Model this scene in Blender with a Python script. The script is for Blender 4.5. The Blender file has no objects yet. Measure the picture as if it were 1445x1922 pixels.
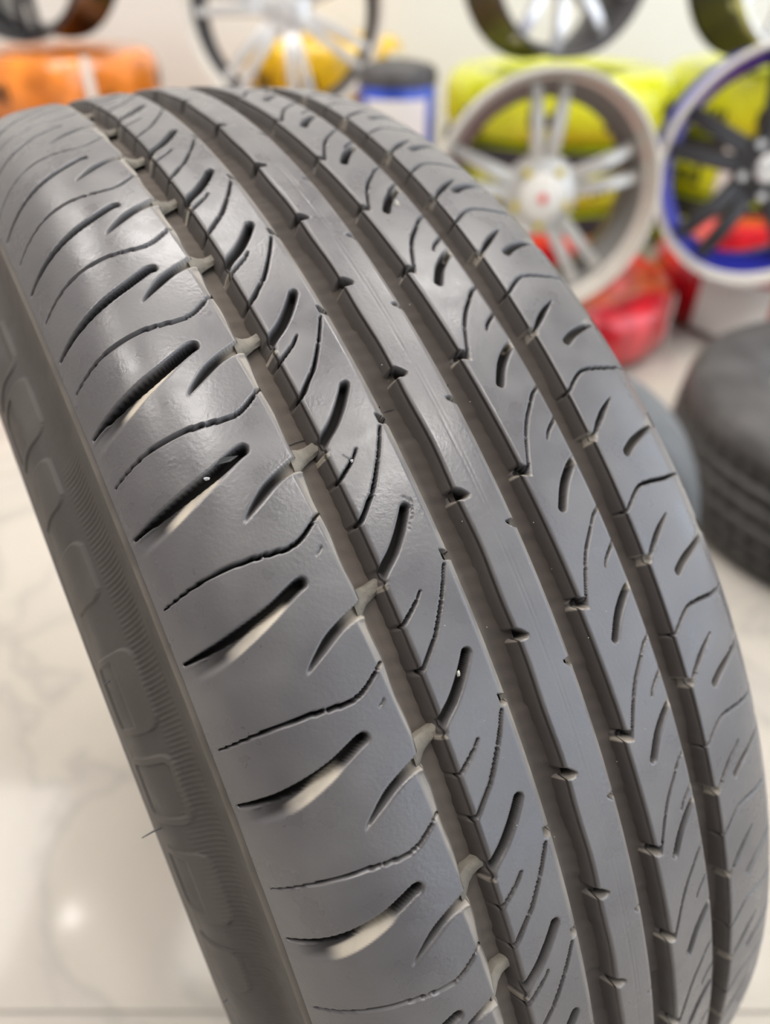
import bpy, bmesh, math, random
import numpy as np
from mathutils import Vector, Matrix

random.seed(7); rng = np.random.default_rng(11)
SC = bpy.context.scene
COL = SC.collection
PI = math.pi

# ------------------------------------------------------------------ camera
F_PX, W_PX, H_PX = 1283.59, 1445, 1922
PITCH = math.radians(38.4763)
CAM_Z = 0.65787
cam_d = bpy.data.cameras.new('camera')
cam_d.sensor_fit = 'VERTICAL'; cam_d.sensor_height = 36.0
cam_d.lens = F_PX * 36.0 / H_PX
cam_d.clip_start = 0.01; cam_d.clip_end = 60
cam_d.dof.use_dof = True; cam_d.dof.focus_distance = 0.173
cam_d.dof.aperture_fstop = cam_d.lens / 4.1
cam = bpy.data.objects.new('camera', cam_d); COL.objects.link(cam)
cam.location = (0, 0, CAM_Z); cam.rotation_euler = (PI/2 - PITCH, 0, 0)
SC.camera = cam
SC.view_settings.view_transform = 'Standard'; SC.view_settings.look = 'None'
SC.view_settings.gamma = 1; SC.view_settings.use_curve_mapping = False
SC.view_settings.exposure = 0.0

# ------------------------------------------------------------------ daylight through the open shop front on the right
wd = bpy.data.worlds.new('daylight'); SC.world = wd; wd.use_nodes = True
bg = wd.node_tree.nodes['Background']; bg.inputs[0].default_value = (0.78, 0.88, 1.0, 1); bg.inputs[1].default_value = 2.6
PANEL_POWER = 11.0      # emission of the ceiling panels
CEIL_Z = 3.0

# ------------------------------------------------------------------ helpers
def ray(px, py):
    """unit direction in the world of the photograph's pixel (px, py)"""
    a = (px - W_PX/2) / F_PX; b = -(py - H_PX/2) / F_PX
    d = Vector((a, math.cos(PITCH) + math.sin(PITCH)*b, -math.sin(PITCH) + math.cos(PITCH)*b))
    return d.normalized()
def at_y(px, py, Y):
    d = ray(px, py); return Vector((0, 0, CAM_Z)) + d * (Y / d.y)
def at_z(px, py, Z):
    d = ray(px, py); return Vector((0, 0, CAM_Z)) + d * ((Z - CAM_Z) / d.z)

def nodes(name):
    m = bpy.data.materials.new(name); m.use_nodes = True
    nt = m.node_tree; return m, nt, nt.nodes['Principled BSDF']
def mat(name, col, rough=0.5, metal=0.0, spec=0.5, bump=0.0, bscale=200.0, var=0.0, vscale=6.0, coat=0.0, col2=None):
    m, nt, b = nodes(name)
    b.inputs['Roughness'].default_value = rough; b.inputs['Metallic'].default_value = metal
    b.inputs['Specular IOR Level'].default_value = spec; b.inputs['Coat Weight'].default_value = coat
    b.inputs['Base Color'].default_value = (*col, 1)
    tc = nt.nodes.new('ShaderNodeTexCoord')
    if var or col2:
        n = nt.nodes.new('ShaderNodeTexNoise'); n.inputs['Scale'].default_value = vscale; n.inputs['Detail'].default_value = 5
        nt.links.new(tc.outputs['Object'], n.inputs['Vector'])
        r = nt.nodes.new('ShaderNodeValToRGB')
        c2 = col2 or tuple(min(1, c*(1+var)) for c in col); c1 = col if col2 else tuple(c*(1-var) for c in col)
        r.color_ramp.elements[0].position = 0.38; r.color_ramp.elements[0].color = (*c1, 1)
        r.color_ramp.elements[1].position = 0.64; r.color_ramp.elements[1].color = (*c2, 1)
        nt.links.new(n.outputs['Fac'], r.inputs['Fac']); nt.links.new(r.outputs['Color'], b.inputs['Base Color'])
    if bump:
        n = nt.nodes.new('ShaderNodeTexNoise'); n.inputs['Scale'].default_value = bscale; n.inputs['Detail'].default_value = 4
        nt.links.new(tc.outputs['Object'], n.inputs['Vector'])
        bp = nt.nodes.new('ShaderNodeBump'); bp.inputs['Strength'].default_value = bump; bp.inputs['Distance'].default_value = 0.001
        nt.links.new(n.outputs['Fac'], bp.inputs['Height']); nt.links.new(bp.outputs['Normal'], b.inputs['Normal'])
    return m

def film(*a, **k):
    m = mat(*a, bump=.7, bscale=32, **k); nt = m.node_tree
    for n in nt.nodes:
        if n.type == 'BUMP': n.inputs['Distance'].default_value = 0.006
    nt.nodes['Principled BSDF'].inputs['Coat Roughness'].default_value = 0.06
    return m
def empty(name, loc, label=None, cat=None, group=None, rotz=0.0):
    o = bpy.data.objects.new(name, None); COL.objects.link(o); o.empty_display_size = 0.05
    o.location = loc; o.rotation_euler = (0, 0, rotz)
    if label: o['label'] = label
    if cat: o['category'] = cat
    if group: o['group'] = group
    return o
def link(name, me, m=None, parent=None, kind=None, label=None):
    o = bpy.data.objects.new(name, me); COL.objects.link(o)
    if m: me.materials.clear(); me.materials.append(m)
    if parent: o.parent = parent
    if kind: o['kind'] = kind
    if label: o['label'] = label
    return o
def from_bm(name, bm, m, parent=None, smooth=True, **k):
    me = bpy.data.meshes.new(name); bm.to_mesh(me); bm.free()
    if smooth:
        me.shade_smooth(); 
        try: me.set_sharp_from_angle(angle=math.radians(38))
        except Exception: pass
    return link(name, me, m, parent, **k)
def box(bm, x0, x1, y0, y1, z0, z1, bev=0.0):
    r = bmesh.ops.create_cube(bm, size=1.0)
    bmesh.ops.scale(bm, vec=(x1-x0, y1-y0, z1-z0), verts=r['verts'])
    bmesh.ops.translate(bm, vec=((x0+x1)/2, (y0+y1)/2, (z0+z1)/2), verts=r['verts'])
    if bev:
        es = list({e for v in r['verts'] for e in v.link_edges})
        bmesh.ops.bevel(bm, geom=es, offset=bev, segments=2, affect='EDGES', profile=0.6)
def lathe(bm, prof, seg=64, axis='Z', close=False, rfun=None):
    """revolve (r, h) points round Z (or round Y, h towards -Y)"""
    rings = []
    for i in range(seg):
        a = 2*PI*i/seg; ring = []
        for r, h in prof:
            rr = r * (rfun(a, h) if rfun else 1)
            if axis == 'Z': ring.append(bm.verts.new((rr*math.cos(a), rr*math.sin(a), h)))
            else: ring.append(bm.verts.new((rr*math.cos(a), -h, rr*math.sin(a))))
        rings.append(ring)
    n = len(prof)
    for i in range(seg):
        A, B = rings[i], rings[(i+1) % seg]
        for j in range(n if close else n-1):
            q = (A[j], B[j], B[(j+1) % n], A[(j+1) % n])
            bm.faces.new(q if axis == 'Z' else q)
    bmesh.ops.recalc_face_normals(bm, faces=bm.faces)

# ================================================================== THE SETTING
# floor of big glossy marble tiles
m_tile, nt, b = nodes('marble tile')
tc = nt.nodes.new('ShaderNodeTexCoord')
n1 = nt.nodes.new('ShaderNodeTexNoise'); n1.inputs['Scale'].default_value = 3.2; n1.inputs['Detail'].default_value = 7; n1.inputs['Distortion'].default_value = 1.6
oi = nt.nodes.new('ShaderNodeObjectInfo')
va = nt.nodes.new('ShaderNodeVectorMath'); va.operation = 'ADD'
nt.links.new(tc.outputs['Object'], va.inputs[0]); nt.links.new(oi.outputs['Location'], va.inputs[1])
nt.links.new(va.outputs[0], n1.inputs['Vector'])
cr = nt.nodes.new('ShaderNodeValToRGB'); e = cr.color_ramp.elements
e[0].position = 0.36; e[0].color = (0.50, 0.455, 0.40, 1); e[1].position = 0.60; e[1].color = (0.49, 0.45, 0.40, 1)
for p_, c_ in ((0.465, (0.48, 0.44, 0.385)), (0.49, (0.40, 0.37, 0.33)), (0.515, (0.46, 0.42, 0.375))):
    q = cr.color_ramp.elements.new(p_); q.color = (*c_, 1)
nt.links.new(n1.outputs['Fac'], cr.inputs['Fac']); nt.links.new(cr.outputs['Color'], b.inputs['Base Color'])
b.inputs['Roughness'].default_value = 0.09; b.inputs['Specular IOR Level'].default_value = 0.2
m_grout = mat('tile grout', (0.42, 0.39, 0.35), 0.8)
m_wall = mat('white wall paint', (0.78, 0.765, 0.73), 0.6, bump=0.15, bscale=60)
m_dim = mat('grey rear wall paint', (0.14, 0.135, 0.13), 0.7)
m_left = mat('grey side wall paint', (0.34, 0.33, 0.32), 0.7)
m_ceil = mat('white ceiling paint', (0.80, 0.79, 0.77), 0.7, bump=0.1, bscale=40)

bm = bmesh.new(); box(bm, -3.2, 3.2, -2.4, 3.6, -0.06, -0.003)
fl = from_bm('floor', bm, m_grout, smooth=False, kind='structure')
TS = 0.8
bm = bmesh.new(); box(bm, -TS/2+0.0012, TS/2-0.0012, -TS/2+0.0012, TS/2-0.0012, -0.008, 0.0, 0.0008)
tile_me = bpy.data.meshes.new('floor_tile'); bm.to_mesh(tile_me); bm.free(); tile_me.materials.append(m_tile)
for i in range(8):
    for j in range(7):
        o = bpy.data.objects.new('floor_tile', tile_me); COL.objects.link(o); o.parent = fl
        o.location = (-2.85 + i*TS, -1.82 + j*TS, 0)
def wall(name, x0, x1, y0, y1, z0, z1, m):
    bm = bmesh.new(); box(bm, x0, x1, y0, y1, z0, z1)
    return from_bm(name, bm, m, smooth=False, kind='structure')
wall('wall_back', -3.2, 3.2, 3.0, 3.1, 0, CEIL_Z, m_wall)
wall('wall_left', -3.2, -3.1, -2.4, 3.0, 0, CEIL_Z, m_left)
wall('wall_front', -3.2, 1.7, -2.5, -2.4, 0, CEIL_Z, m_dim)  # unseen; dark and cut short to shape the light on the ribs
# the right side is the shop front: sill, lintel, piers and mullions round open daylight
wall('wall_right', 3.1, 3.2, -2.4, 3.1, 2.55, CEIL_Z, m_wall)
wall('wall_right', 3.1, 3.2, -2.4, 3.1, 0, 0.25, m_wall)
wall('wall_right', 3.1, 3.2, 2.2, 3.1, 0.25, 2.55, m_wall)
m_mul = mat('grey window frame', (0.25, 0.25, 0.26), 0.4)
for y0 in (-2.4, -0.9, 0.6, 2.1): wall('trim_1', 3.12, 3.18, y0, y0+0.07, 0.25, 2.55, m_mul)
wall('ceiling', -3.2, 3.2, -2.4, 3.1, CEIL_Z, CEIL_Z+0.08, m_ceil)

# ceiling lights: square panels and small round downlights, all lit
def emat(name, col, s):
    m, nt, b = nodes(name)
    b.inputs['Base Color'].default_value = (0.8, 0.8, 0.8, 1)
    b.inputs['Emission Color'].default_value = (*col, 1); b.inputs['Emission Strength'].default_value = s
    return m
m_panel = emat('lit panel', (1.0, 0.965, 0.92), PANEL_POWER)
m_spot = emat('lit downlight', (1.0, 0.95, 0.90), 60.0)
m_frame = mat('white lamp frame', (0.8, 0.8, 0.8), 0.4)
d = ray(-95, 1640); pt = at_z(-95, 1640, 0.0) + Vector((d.x, d.y, -d.z))*(CEIL_Z/-d.z)
PANELS = [(pt.x+1.75*i, pt.y+1.7*j) for i in (0, 1, 2) for j in (-2, -1, 0, 1) if abs(pt.x+1.75*i) < 2.8 and -1.0 < pt.y+1.7*j < 2.6]
def panel(x, y):
    t = empty('ceiling_light', (x, y, CEIL_Z), 'square white ceiling panel light set over the shop floor', 'light', 'ceiling panel lights')
    bm = bmesh.new()
    for a in ((-.50, .50, -.50, -.48), (-.50, .50, .48, .50), (-.50, -.48, -.48, .48), (.48, .50, -.48, .48)): box(bm, *a, -0.012, 0)
    from_bm('frame', bm, m_frame, t, smooth=False)
    bm = bmesh.new(); box(bm, -.48, .48, -.48, .48, -0.008, -0.001)
    from_bm('diffuser', bm, m_panel, t, smooth=False)
for x, y in PANELS: panel(x, y)
# the downlight whose reflection shows on the floor: mirror the pixel's ray at the floor
d = ray(134, 1722); hit = at_z(134, 1722, 0.0)
dl = hit + Vector((d.x, d.y, -d.z)) * (CEIL_Z / -d.z)
def downlight(x, y):
    t = empty('downlight', (x, y, CEIL_Z), 'small round downlight in the ceiling', 'light', 'ceiling downlights')
    bm = bmesh.new(); lathe(bm, [(0.045, 0.0), (0.06, 0.0), (0.06, -0.008), (0.045, -0.012)], 32, close=True)
    from_bm('trim_ring', bm, m_frame, t)
    bm = bmesh.new(); lathe(bm, [(0.0005, -0.006), (0.045, -0.006), (0.045, -0.001), (0.0005, -0.001)], 32)
    from_bm('lens', bm, m_spot, t)
for x, y in ((dl.x, dl.y), (dl.x+1.4, dl.y), (dl.x+2.6, dl.y)): downlight(x, y)

# ================================================================== THE TYRE
R0 = 0.31
Rw = np.array([[0.8524219348182513, -0.3459626758765722, 0.3920289172254404],
               [0.5228545161329576, 0.564031034343422, -0.6391339040113424],
               [0.0, 0.7497858488913869, 0.661680573088119]])
CEN = np.array([-0.07531746, 0.31293032, 0.31])
BASE = np.array([CEN[0], CEN[1], 0.0])
cc = (2.281708220548109, -7.015022123819869, 11.485323572956062)
def crown(s): return R0 - cc[0]*s**2 - cc[1]*1e2*s**4 - cc[2]*1e4*s**6
def catmull(pts, n=8):
    P = [tuple(2*np.array(pts[0])-np.array(pts[1]))] + list(pts) + [tuple(2*np.array(pts[-1])-np.array(pts[-2]))]
    out = []
    for i in range(1, len(P)-2):
        a, b_, c, d_ = map(np.array, P[i-1:i+3])
        for u in np.linspace(0, 1, n, endpoint=False):
            out.append(.5*((2*b_)+(c-a)*u+(2*a-5*b_+4*c-d_)*u*u+(3*b_-a-3*c+d_)*u**3))
    out.append(np.array(pts[-1])); return np.array(out)
B_ = lambda s: (s, crown(s))
RIGHT = catmull([B_(.045), B_(.055), B_(.064), B_(.070), (.07885, .29522), (.0921, .2791), (.0967, .2491), (.1032, .2341)], 12)
LEFT = catmull([B_(-.078), B_(-.0863), (-.0909, .2687), (-.1014, .2534), (-.1057, .2264)], 12)
iR = 12*4                       # index of the right tread edge
def r_of(s):
    """outer radius over the tread, s in metres"""
    s = np.asarray(s, float); r = crown(s)
    xs, rs = RIGHT[:iR+1, 0], RIGHT[:iR+1, 1]
    return np.where(s > .055, np.interp(s, xs, rs), r)

def P3(s, r, phi):
    """tyre coordinates -> world offset from the tyre's base point"""
    s, r, phi = np.broadcast_arrays(s, r, phi)
    p = np.stack([s, r*np.sin(phi), r*np.cos(phi)], -1) @ Rw.T
    return p + (CEN - BASE)

CIRC = 2*PI*310.0
A0, A1, DA = -318.0, 370.0, 0.36
rows = np.concatenate([np.arange(A0, A1, DA), np.linspace(A1, A0 + CIRC, 400)])      # arc in mm at radius 310
PH = rows/310.0

# pitch positions read off the photograph, the rest spread evenly round the tyre
phiL = [.5402, .4293, .3251, .2269, .1315, .0268, -.0911, -.2180, -.3446, -.4635, -.5626]
phiR = [.5405, .4347, .3380, .2450, .1396, .0187, -.1084, -.2339, -.3508, -.4514, -.5719]
def ring_of(ph):
    out = [(k, p*310) for k, p in enumerate(ph)]
    rest = 2*PI - (ph[0]-ph[-1]); n = 47
    out += [(20+i, (ph[0] + rest*i/n)*310) for i in range(1, n)]
    return out
KL, KR = ring_of(phiL), ring_of(phiR)

def smooth(x):
    x = np.clip(x, 0, 1); return x*x*(3-2*x)
def seg_dist(A, S, pts):
    """min distance of points to a polyline and the position along it (0..1)"""
    pts = np.array(pts, float); L = np.r_[0, np.cumsum(np.hypot(*np.diff(pts, axis=0).T))]
    best = np.full(A.shape, 1e9); tt = np.zeros(A.shape)
    for i in range(len(pts)-1):
        s0, a0 = pts[i]; s1, a1 = pts[i+1]; dx, dy = s1-s0, a1-a0; q = dx*dx+dy*dy+1e-12
        t = np.clip(((S-s0)*dx+(A-a0)*dy)/q, 0, 1)
        dd = np.hypot(S-s0-t*dx, A-a0-t*dy); m = dd < best
        best = np.where(m, dd, best); tt = np.where(m, (L[i]+t*(L[i+1]-L[i]))/L[-1], tt)
    return best, tt
def inside(A, S, poly):
    c = np.zeros(A.shape, bool); n = len(poly)
    for i in range(n):
        s0, a0 = poly[i]; s1, a1 = poly[(i+1) % n]
        if a0 == a1: continue
        c ^= ((a0 > A) != (a1 > A)) & (S < (s1-s0)*(A-a0)/(a1-a0)+s0)
    return c
def refine(pts, n=3):
    """round off a hand-read polyline"""
    return [tuple(q) for q in catmull([tuple(map(float, p)) for p in pts], n)] if len(pts) > 2 else pts

class Field:
    """height field of one rib: depth below the worn surface (mm) and dust"""
    def __init__(self, eL, eR, res):
        self.eL, self.eR = eL(rows), eR(rows)
        n = max(6, int(round(np.mean(self.eR-self.eL)/res)))
        u = np.linspace(0, 1, n+1)
        self.S = self.eL[:, None] + (self.eR-self.eL)[:, None]*u[None]
        self.A = np.broadcast_to(rows[:, None], self.S.shape)
        self.D = np.zeros(self.S.shape); self.dust = np.zeros(self.S.shape); self.brown = np.zeros(self.S.shape)
    def win(self, pts, m):
        a = [p[1] for p in pts]; lo, hi = min(a)-m, max(a)+m
        sh = 0.0
        while lo + sh < A0: sh += CIRC
        while lo + sh > A0 + CIRC: sh -= CIRC
        i0, i1 = np.searchsorted(rows, [lo+sh, hi+sh])
        return slice(i0, max(i1, i0+1)), [(p[0], p[1]+sh) for p in pts], sh
    def line(self, pts, hw, depth, ramp=0.25, taper=(0, 0), dend=None, dust=0.0, gaps=()):
        pts = refine(pts); sl, pts, _ = self.win(pts, 3)
        A, S = self.A[sl], self.S[sl]
        if A.size == 0: return
        d, t = seg_dist(A, S, pts)
        h = np.full(t.shape, float(hw)) if np.isscalar(hw) else np.interp(t, np.linspace(0, 1, len(hw)), hw)
        if taper[0]: h = h*smooth(t/taper[0])
        if taper[1]: h = h*smooth((1-t)/taper[1])
        for g in gaps: h = np.where(np.abs(t-g) < 0.0075, h*0.25, h)
        dp = depth if dend is None else depth+(dend-depth)*t
        v = dp*smooth((h-d)/ramp+0.5)*(h > 0.03)
        self.D[sl] = np.maximum(self.D[sl], v)
        if dust: self.dust[sl] = np.maximum(self.dust[sl], dust*smooth((h-d)/ramp+0.5))
    def poly(self, A_, B_s, depth, rA=0.6, rB=2.5, fade=None, dust=None, open_end=True):
        A_, B_s = refine(A_), refine(B_s)
        pts = A_ + B_s[::-1]; sl, pts, sh = self.win(pts, 2)
        A_ = pts[:len(A_)]; B_s = pts[len(A_):][::-1]
        A, S = self.A[sl], self.S[sl]
        if A.size == 0: return
        ins = inside(A, S, pts); dA, tA = seg_dist(A, S, A_); dB, tB = seg_dist(A, S, B_s)
        v = depth*smooth(dA/rA)*smooth(dB/rB)*ins
        if fade: v = v*smooth((S-fade[0])/(fade[1]-fade[0]))
        self.D[sl] = np.maximum(self.D[sl], v)
        if dust: self.dust[sl] = np.maximum(self.dust[sl], dust(S, dA, dB, tB)*ins)
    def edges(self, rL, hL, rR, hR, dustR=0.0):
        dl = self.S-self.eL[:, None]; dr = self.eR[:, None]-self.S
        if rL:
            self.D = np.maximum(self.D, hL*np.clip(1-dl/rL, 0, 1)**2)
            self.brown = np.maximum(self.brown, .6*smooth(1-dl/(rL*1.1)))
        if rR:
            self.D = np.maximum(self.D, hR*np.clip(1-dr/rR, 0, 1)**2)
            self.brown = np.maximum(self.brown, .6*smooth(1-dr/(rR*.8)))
            if dustR: self.dust = np.maximum(self.dust, dustR*smooth(1-dr/rR)*smooth(.35+dr/rR*1.6))

def grid_mesh(name, V, cyclic_gap=False):
    """V: rows x cols x 3 -> mesh"""
    n, m = V.shape[:2]
    me = bpy.data.meshes.new(name)
    idx = np.arange(n*m).reshape(n, m)
    q = np.stack([idx[:-1, :-1], idx[:-1, 1:], idx[1:, 1:], idx[1:, :-1]], -1).reshape(-1, 4)[:, ::-1]
    me.vertices.add(n*m); me.vertices.foreach_set('co', V.reshape(-1).astype(np.float32))
    me.loops.add(q.size); me.polygons.add(len(q))
    me.loops.foreach_set('vertex_index', q.reshape(-1).astype(np.int32))
    me.polygons.foreach_set('loop_start', np.arange(0, q.size, 4, dtype=np.int32))
    try: me.polygons.foreach_set('loop_total', np.full(len(q), 4, dtype=np.int32))
    except Exception: pass
    me.update(calc_edges=True); me.polygons.foreach_set('use_smooth', np.ones(len(q), bool))
    me.validate()
    return me
def add_attr(me, name, arr):
    a = me.attributes.new(name, 'FLOAT', 'POINT'); a.data.foreach_set('value', arr.reshape(-1).astype(np.float32))

G_DEPTH = 6.2
def rib_mesh(name, fld, skL=True, skR=True):
    S, D, A, du = fld.S, fld.D, fld.A, fld.dust
    r = r_of(S/1000) - D/1000
    cols_s, cols_r, cols_d, cols_g = [S], [r], [du], [fld.brown]
    def skirt(j, sign):
        out_s, out_r, out_d, out_g = [], [], [], []
        for k, (f_, off) in enumerate(((0.0, 0.0), (0.10, 0.30), (0.25, 0.60), (0.5, 0.95), (0.75, 1.30), (1.0, 1.8))):
            d0 = D[:, j]; dep = d0 + (G_DEPTH+0.3-d0)*f_
            out_s.append(S[:, j]+sign*off); out_r.append(r_of(S[:, j]/1000)-dep/1000)
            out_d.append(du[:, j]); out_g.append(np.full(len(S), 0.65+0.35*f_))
        return [np.stack(o, 1) for o in (out_s, out_r, out_d, out_g)]
    if skL:
        s_, r_, d_, g_ = skirt(0, -1)
        cols_s.insert(0, s_[:, ::-1]); cols_r.insert(0, r_[:, ::-1]); cols_d.insert(0, d_[:, ::-1]); cols_g.insert(0, g_[:, ::-1])
    if skR:
        s_, r_, d_, g_ = skirt(-1, 1)
        cols_s.append(s_); cols_r.append(r_); cols_d.append(d_); cols_g.append(g_)
    S2, R2 = np.concatenate(cols_s, 1), np.concatenate(cols_r, 1)
    V = P3(S2/1000, R2, PH[:, None])
    me = grid_mesh(name, V)
    add_attr(me, 'dust', np.concatenate(cols_d, 1)); add_attr(me, 'groove', np.concatenate(cols_g, 1))
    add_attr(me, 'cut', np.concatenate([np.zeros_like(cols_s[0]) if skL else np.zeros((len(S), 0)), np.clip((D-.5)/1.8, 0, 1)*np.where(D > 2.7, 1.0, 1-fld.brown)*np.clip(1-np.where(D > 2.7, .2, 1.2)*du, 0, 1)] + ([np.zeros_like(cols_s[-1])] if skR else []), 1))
    return me

# ---- rubber materials
def rubber(name, base, rough=0.42, worn=1.0):
    m, nt, b = nodes(name); N = nt.nodes.new; Lk = nt.links.new
    tc = N('ShaderNodeTexCoord')
    def noise(scale, det=4, dist=0.0):
        n = N('ShaderNodeTexNoise'); n.inputs['Scale'].default_value = scale; n.inputs['Detail'].default_value = det
        n.inputs['Distortion'].default_value = dist; Lk(tc.outputs['Object'], n.inputs['Vector']); return n
    def attr(nm):
        a = N('ShaderNodeAttribute'); a.attribute_name = nm; return a
    def mix(fac, c1, c2):
        x = N('ShaderNodeMix'); x.data_type = 'RGBA'
        for sock, v in ((0, fac), (6, c1), (7, c2)):
            if isinstance(v, (tuple, float, int)): x.inputs[sock].default_value = v if not isinstance(v, tuple) else (*v, 1)
            else: Lk(v, x.inputs[sock])
        return x.outputs[2]
    def mrange(src, a, b2, lo=0.0, hi=1.0):
        x = N('ShaderNodeMapRange'); x.inputs[1].default_value = a; x.inputs[2].default_value = b2
        x.inputs[3].default_value = lo; x.inputs[4].default_value = hi; Lk(src, x.inputs[0]); return x.outputs[0]
    def math2(op, a, b2):
        x = N('ShaderNodeMath'); x.operation = op; x.use_clamp = True
        for i, v in enumerate((a, b2)):
            if isinstance(v, (int, float)): x.inputs[i].default_value = v
            else: Lk(v, x.inputs[i])
        return x.outputs[0]
    big = noise(14, 5); soft = noise(45, 2); mid = noise(90, 3, .2); fine = noise(900, 4)
    c = mix(mrange(big.outputs['Fac'], .38, .62), base, tuple(x*1.18 for x in base))
    # road dust lying in faint films
    film = math2('MULTIPLY', mrange(soft.outputs['Fac'], .40, .75), 0.14*worn)
    c = mix(film, c, (0.30, 0.285, 0.26))
    # brown dirt low on the groove walls, pale dust where it has gathered
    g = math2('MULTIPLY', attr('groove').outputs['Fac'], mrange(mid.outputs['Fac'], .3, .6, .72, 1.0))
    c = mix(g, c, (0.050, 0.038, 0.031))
    cut_shade = math2('MULTIPLY', attr('cut').outputs['Fac'], 0.9)
    c = mix(cut_shade, c, (0.010, 0.009, 0.008))  # near-black painted into the cuts to deepen their shade
    du = math2('MULTIPLY', attr('dust').outputs['Fac'], mrange(mid.outputs['Fac'], .34, .56, .55, 1.0))
    c = mix(du, c, (0.46, 0.405, 0.33))
    Lk(c, b.inputs['Base Color'])
    rr = N('ShaderNodeMapRange'); rr.inputs[1].default_value = .35; rr.inputs[2].default_value = .7
    rr.inputs[3].default_value = rough-.05; rr.inputs[4].default_value = rough+.12; Lk(mid.outputs['Fac'], rr.inputs[0])
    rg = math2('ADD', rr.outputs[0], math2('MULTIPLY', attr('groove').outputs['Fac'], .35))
    rg = math2('ADD', rg, math2('MULTIPLY', attr('dust').outputs['Fac'], .3))
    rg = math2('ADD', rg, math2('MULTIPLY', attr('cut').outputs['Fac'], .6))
    Lk(rg, b.inputs['Roughness'])
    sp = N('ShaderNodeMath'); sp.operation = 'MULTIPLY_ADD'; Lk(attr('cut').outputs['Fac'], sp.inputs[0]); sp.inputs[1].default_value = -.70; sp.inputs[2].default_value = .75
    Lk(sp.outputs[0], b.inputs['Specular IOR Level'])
    bp = N('ShaderNodeBump'); bp.inputs['Strength'].default_value = 0.22; bp.inputs['Distance'].default_value = 0.0003
    Lk(fine.outputs['Fac'], bp.inputs['Height'])
    bp2 = N('ShaderNodeBump'); bp2.inputs['Strength'].default_value = 0.02; bp2.inputs['Distance'].default_value = 0.0012
    Lk(mid.outputs['Fac'], bp2.inputs['Height']); Lk(bp.outputs['Normal'], bp2.inputs['Normal']); Lk(bp2.outputs['Normal'], b.inputs['Normal'])
    return m
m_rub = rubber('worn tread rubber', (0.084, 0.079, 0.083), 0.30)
m_side = rubber('sidewall rubber', (0.034, 0.029, 0.027), 0.5, 0.6)

tyre = empty('car_tyre', BASE, 'large worn grey car tyre standing upright in front, four dusty grooves round its tread', 'tyre')

def saw(a, K, off, lo, hi):
    """value that runs lo..hi between successive pitch marks (mm)"""
    marks = np.sort(np.array([p+off for _, p in K])); marks = np.concatenate([marks-CIRC, marks, marks+CIRC])
    i = np.searchsorted(marks, a)-1; t = (a-marks[i])/(marks[i+1]-marks[i])
    return lo+(hi-lo)*t
const = lambda v: (lambda a: np.full(len(a), float(v)))
E1L, E1R = const(-86.3), lambda a: -44.5 + 0.25*np.sin(a*.37)
E2L, E2R = lambda a: -36.8 + saw(a, KL, 66, .25, -.35), const(-17.2)
E3L, E3R = lambda a: -9.2 + 0.2*np.sin(a*.21), const(4.6)
E4L, E4R = lambda a: 12.5 + saw(a, KR, 47, .55, -.45), const(33.3)
E5L, E5R = lambda a: 41.8 + saw(a, KR, 49, -.35, .45), const(78.85)
RES = 0.36

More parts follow.
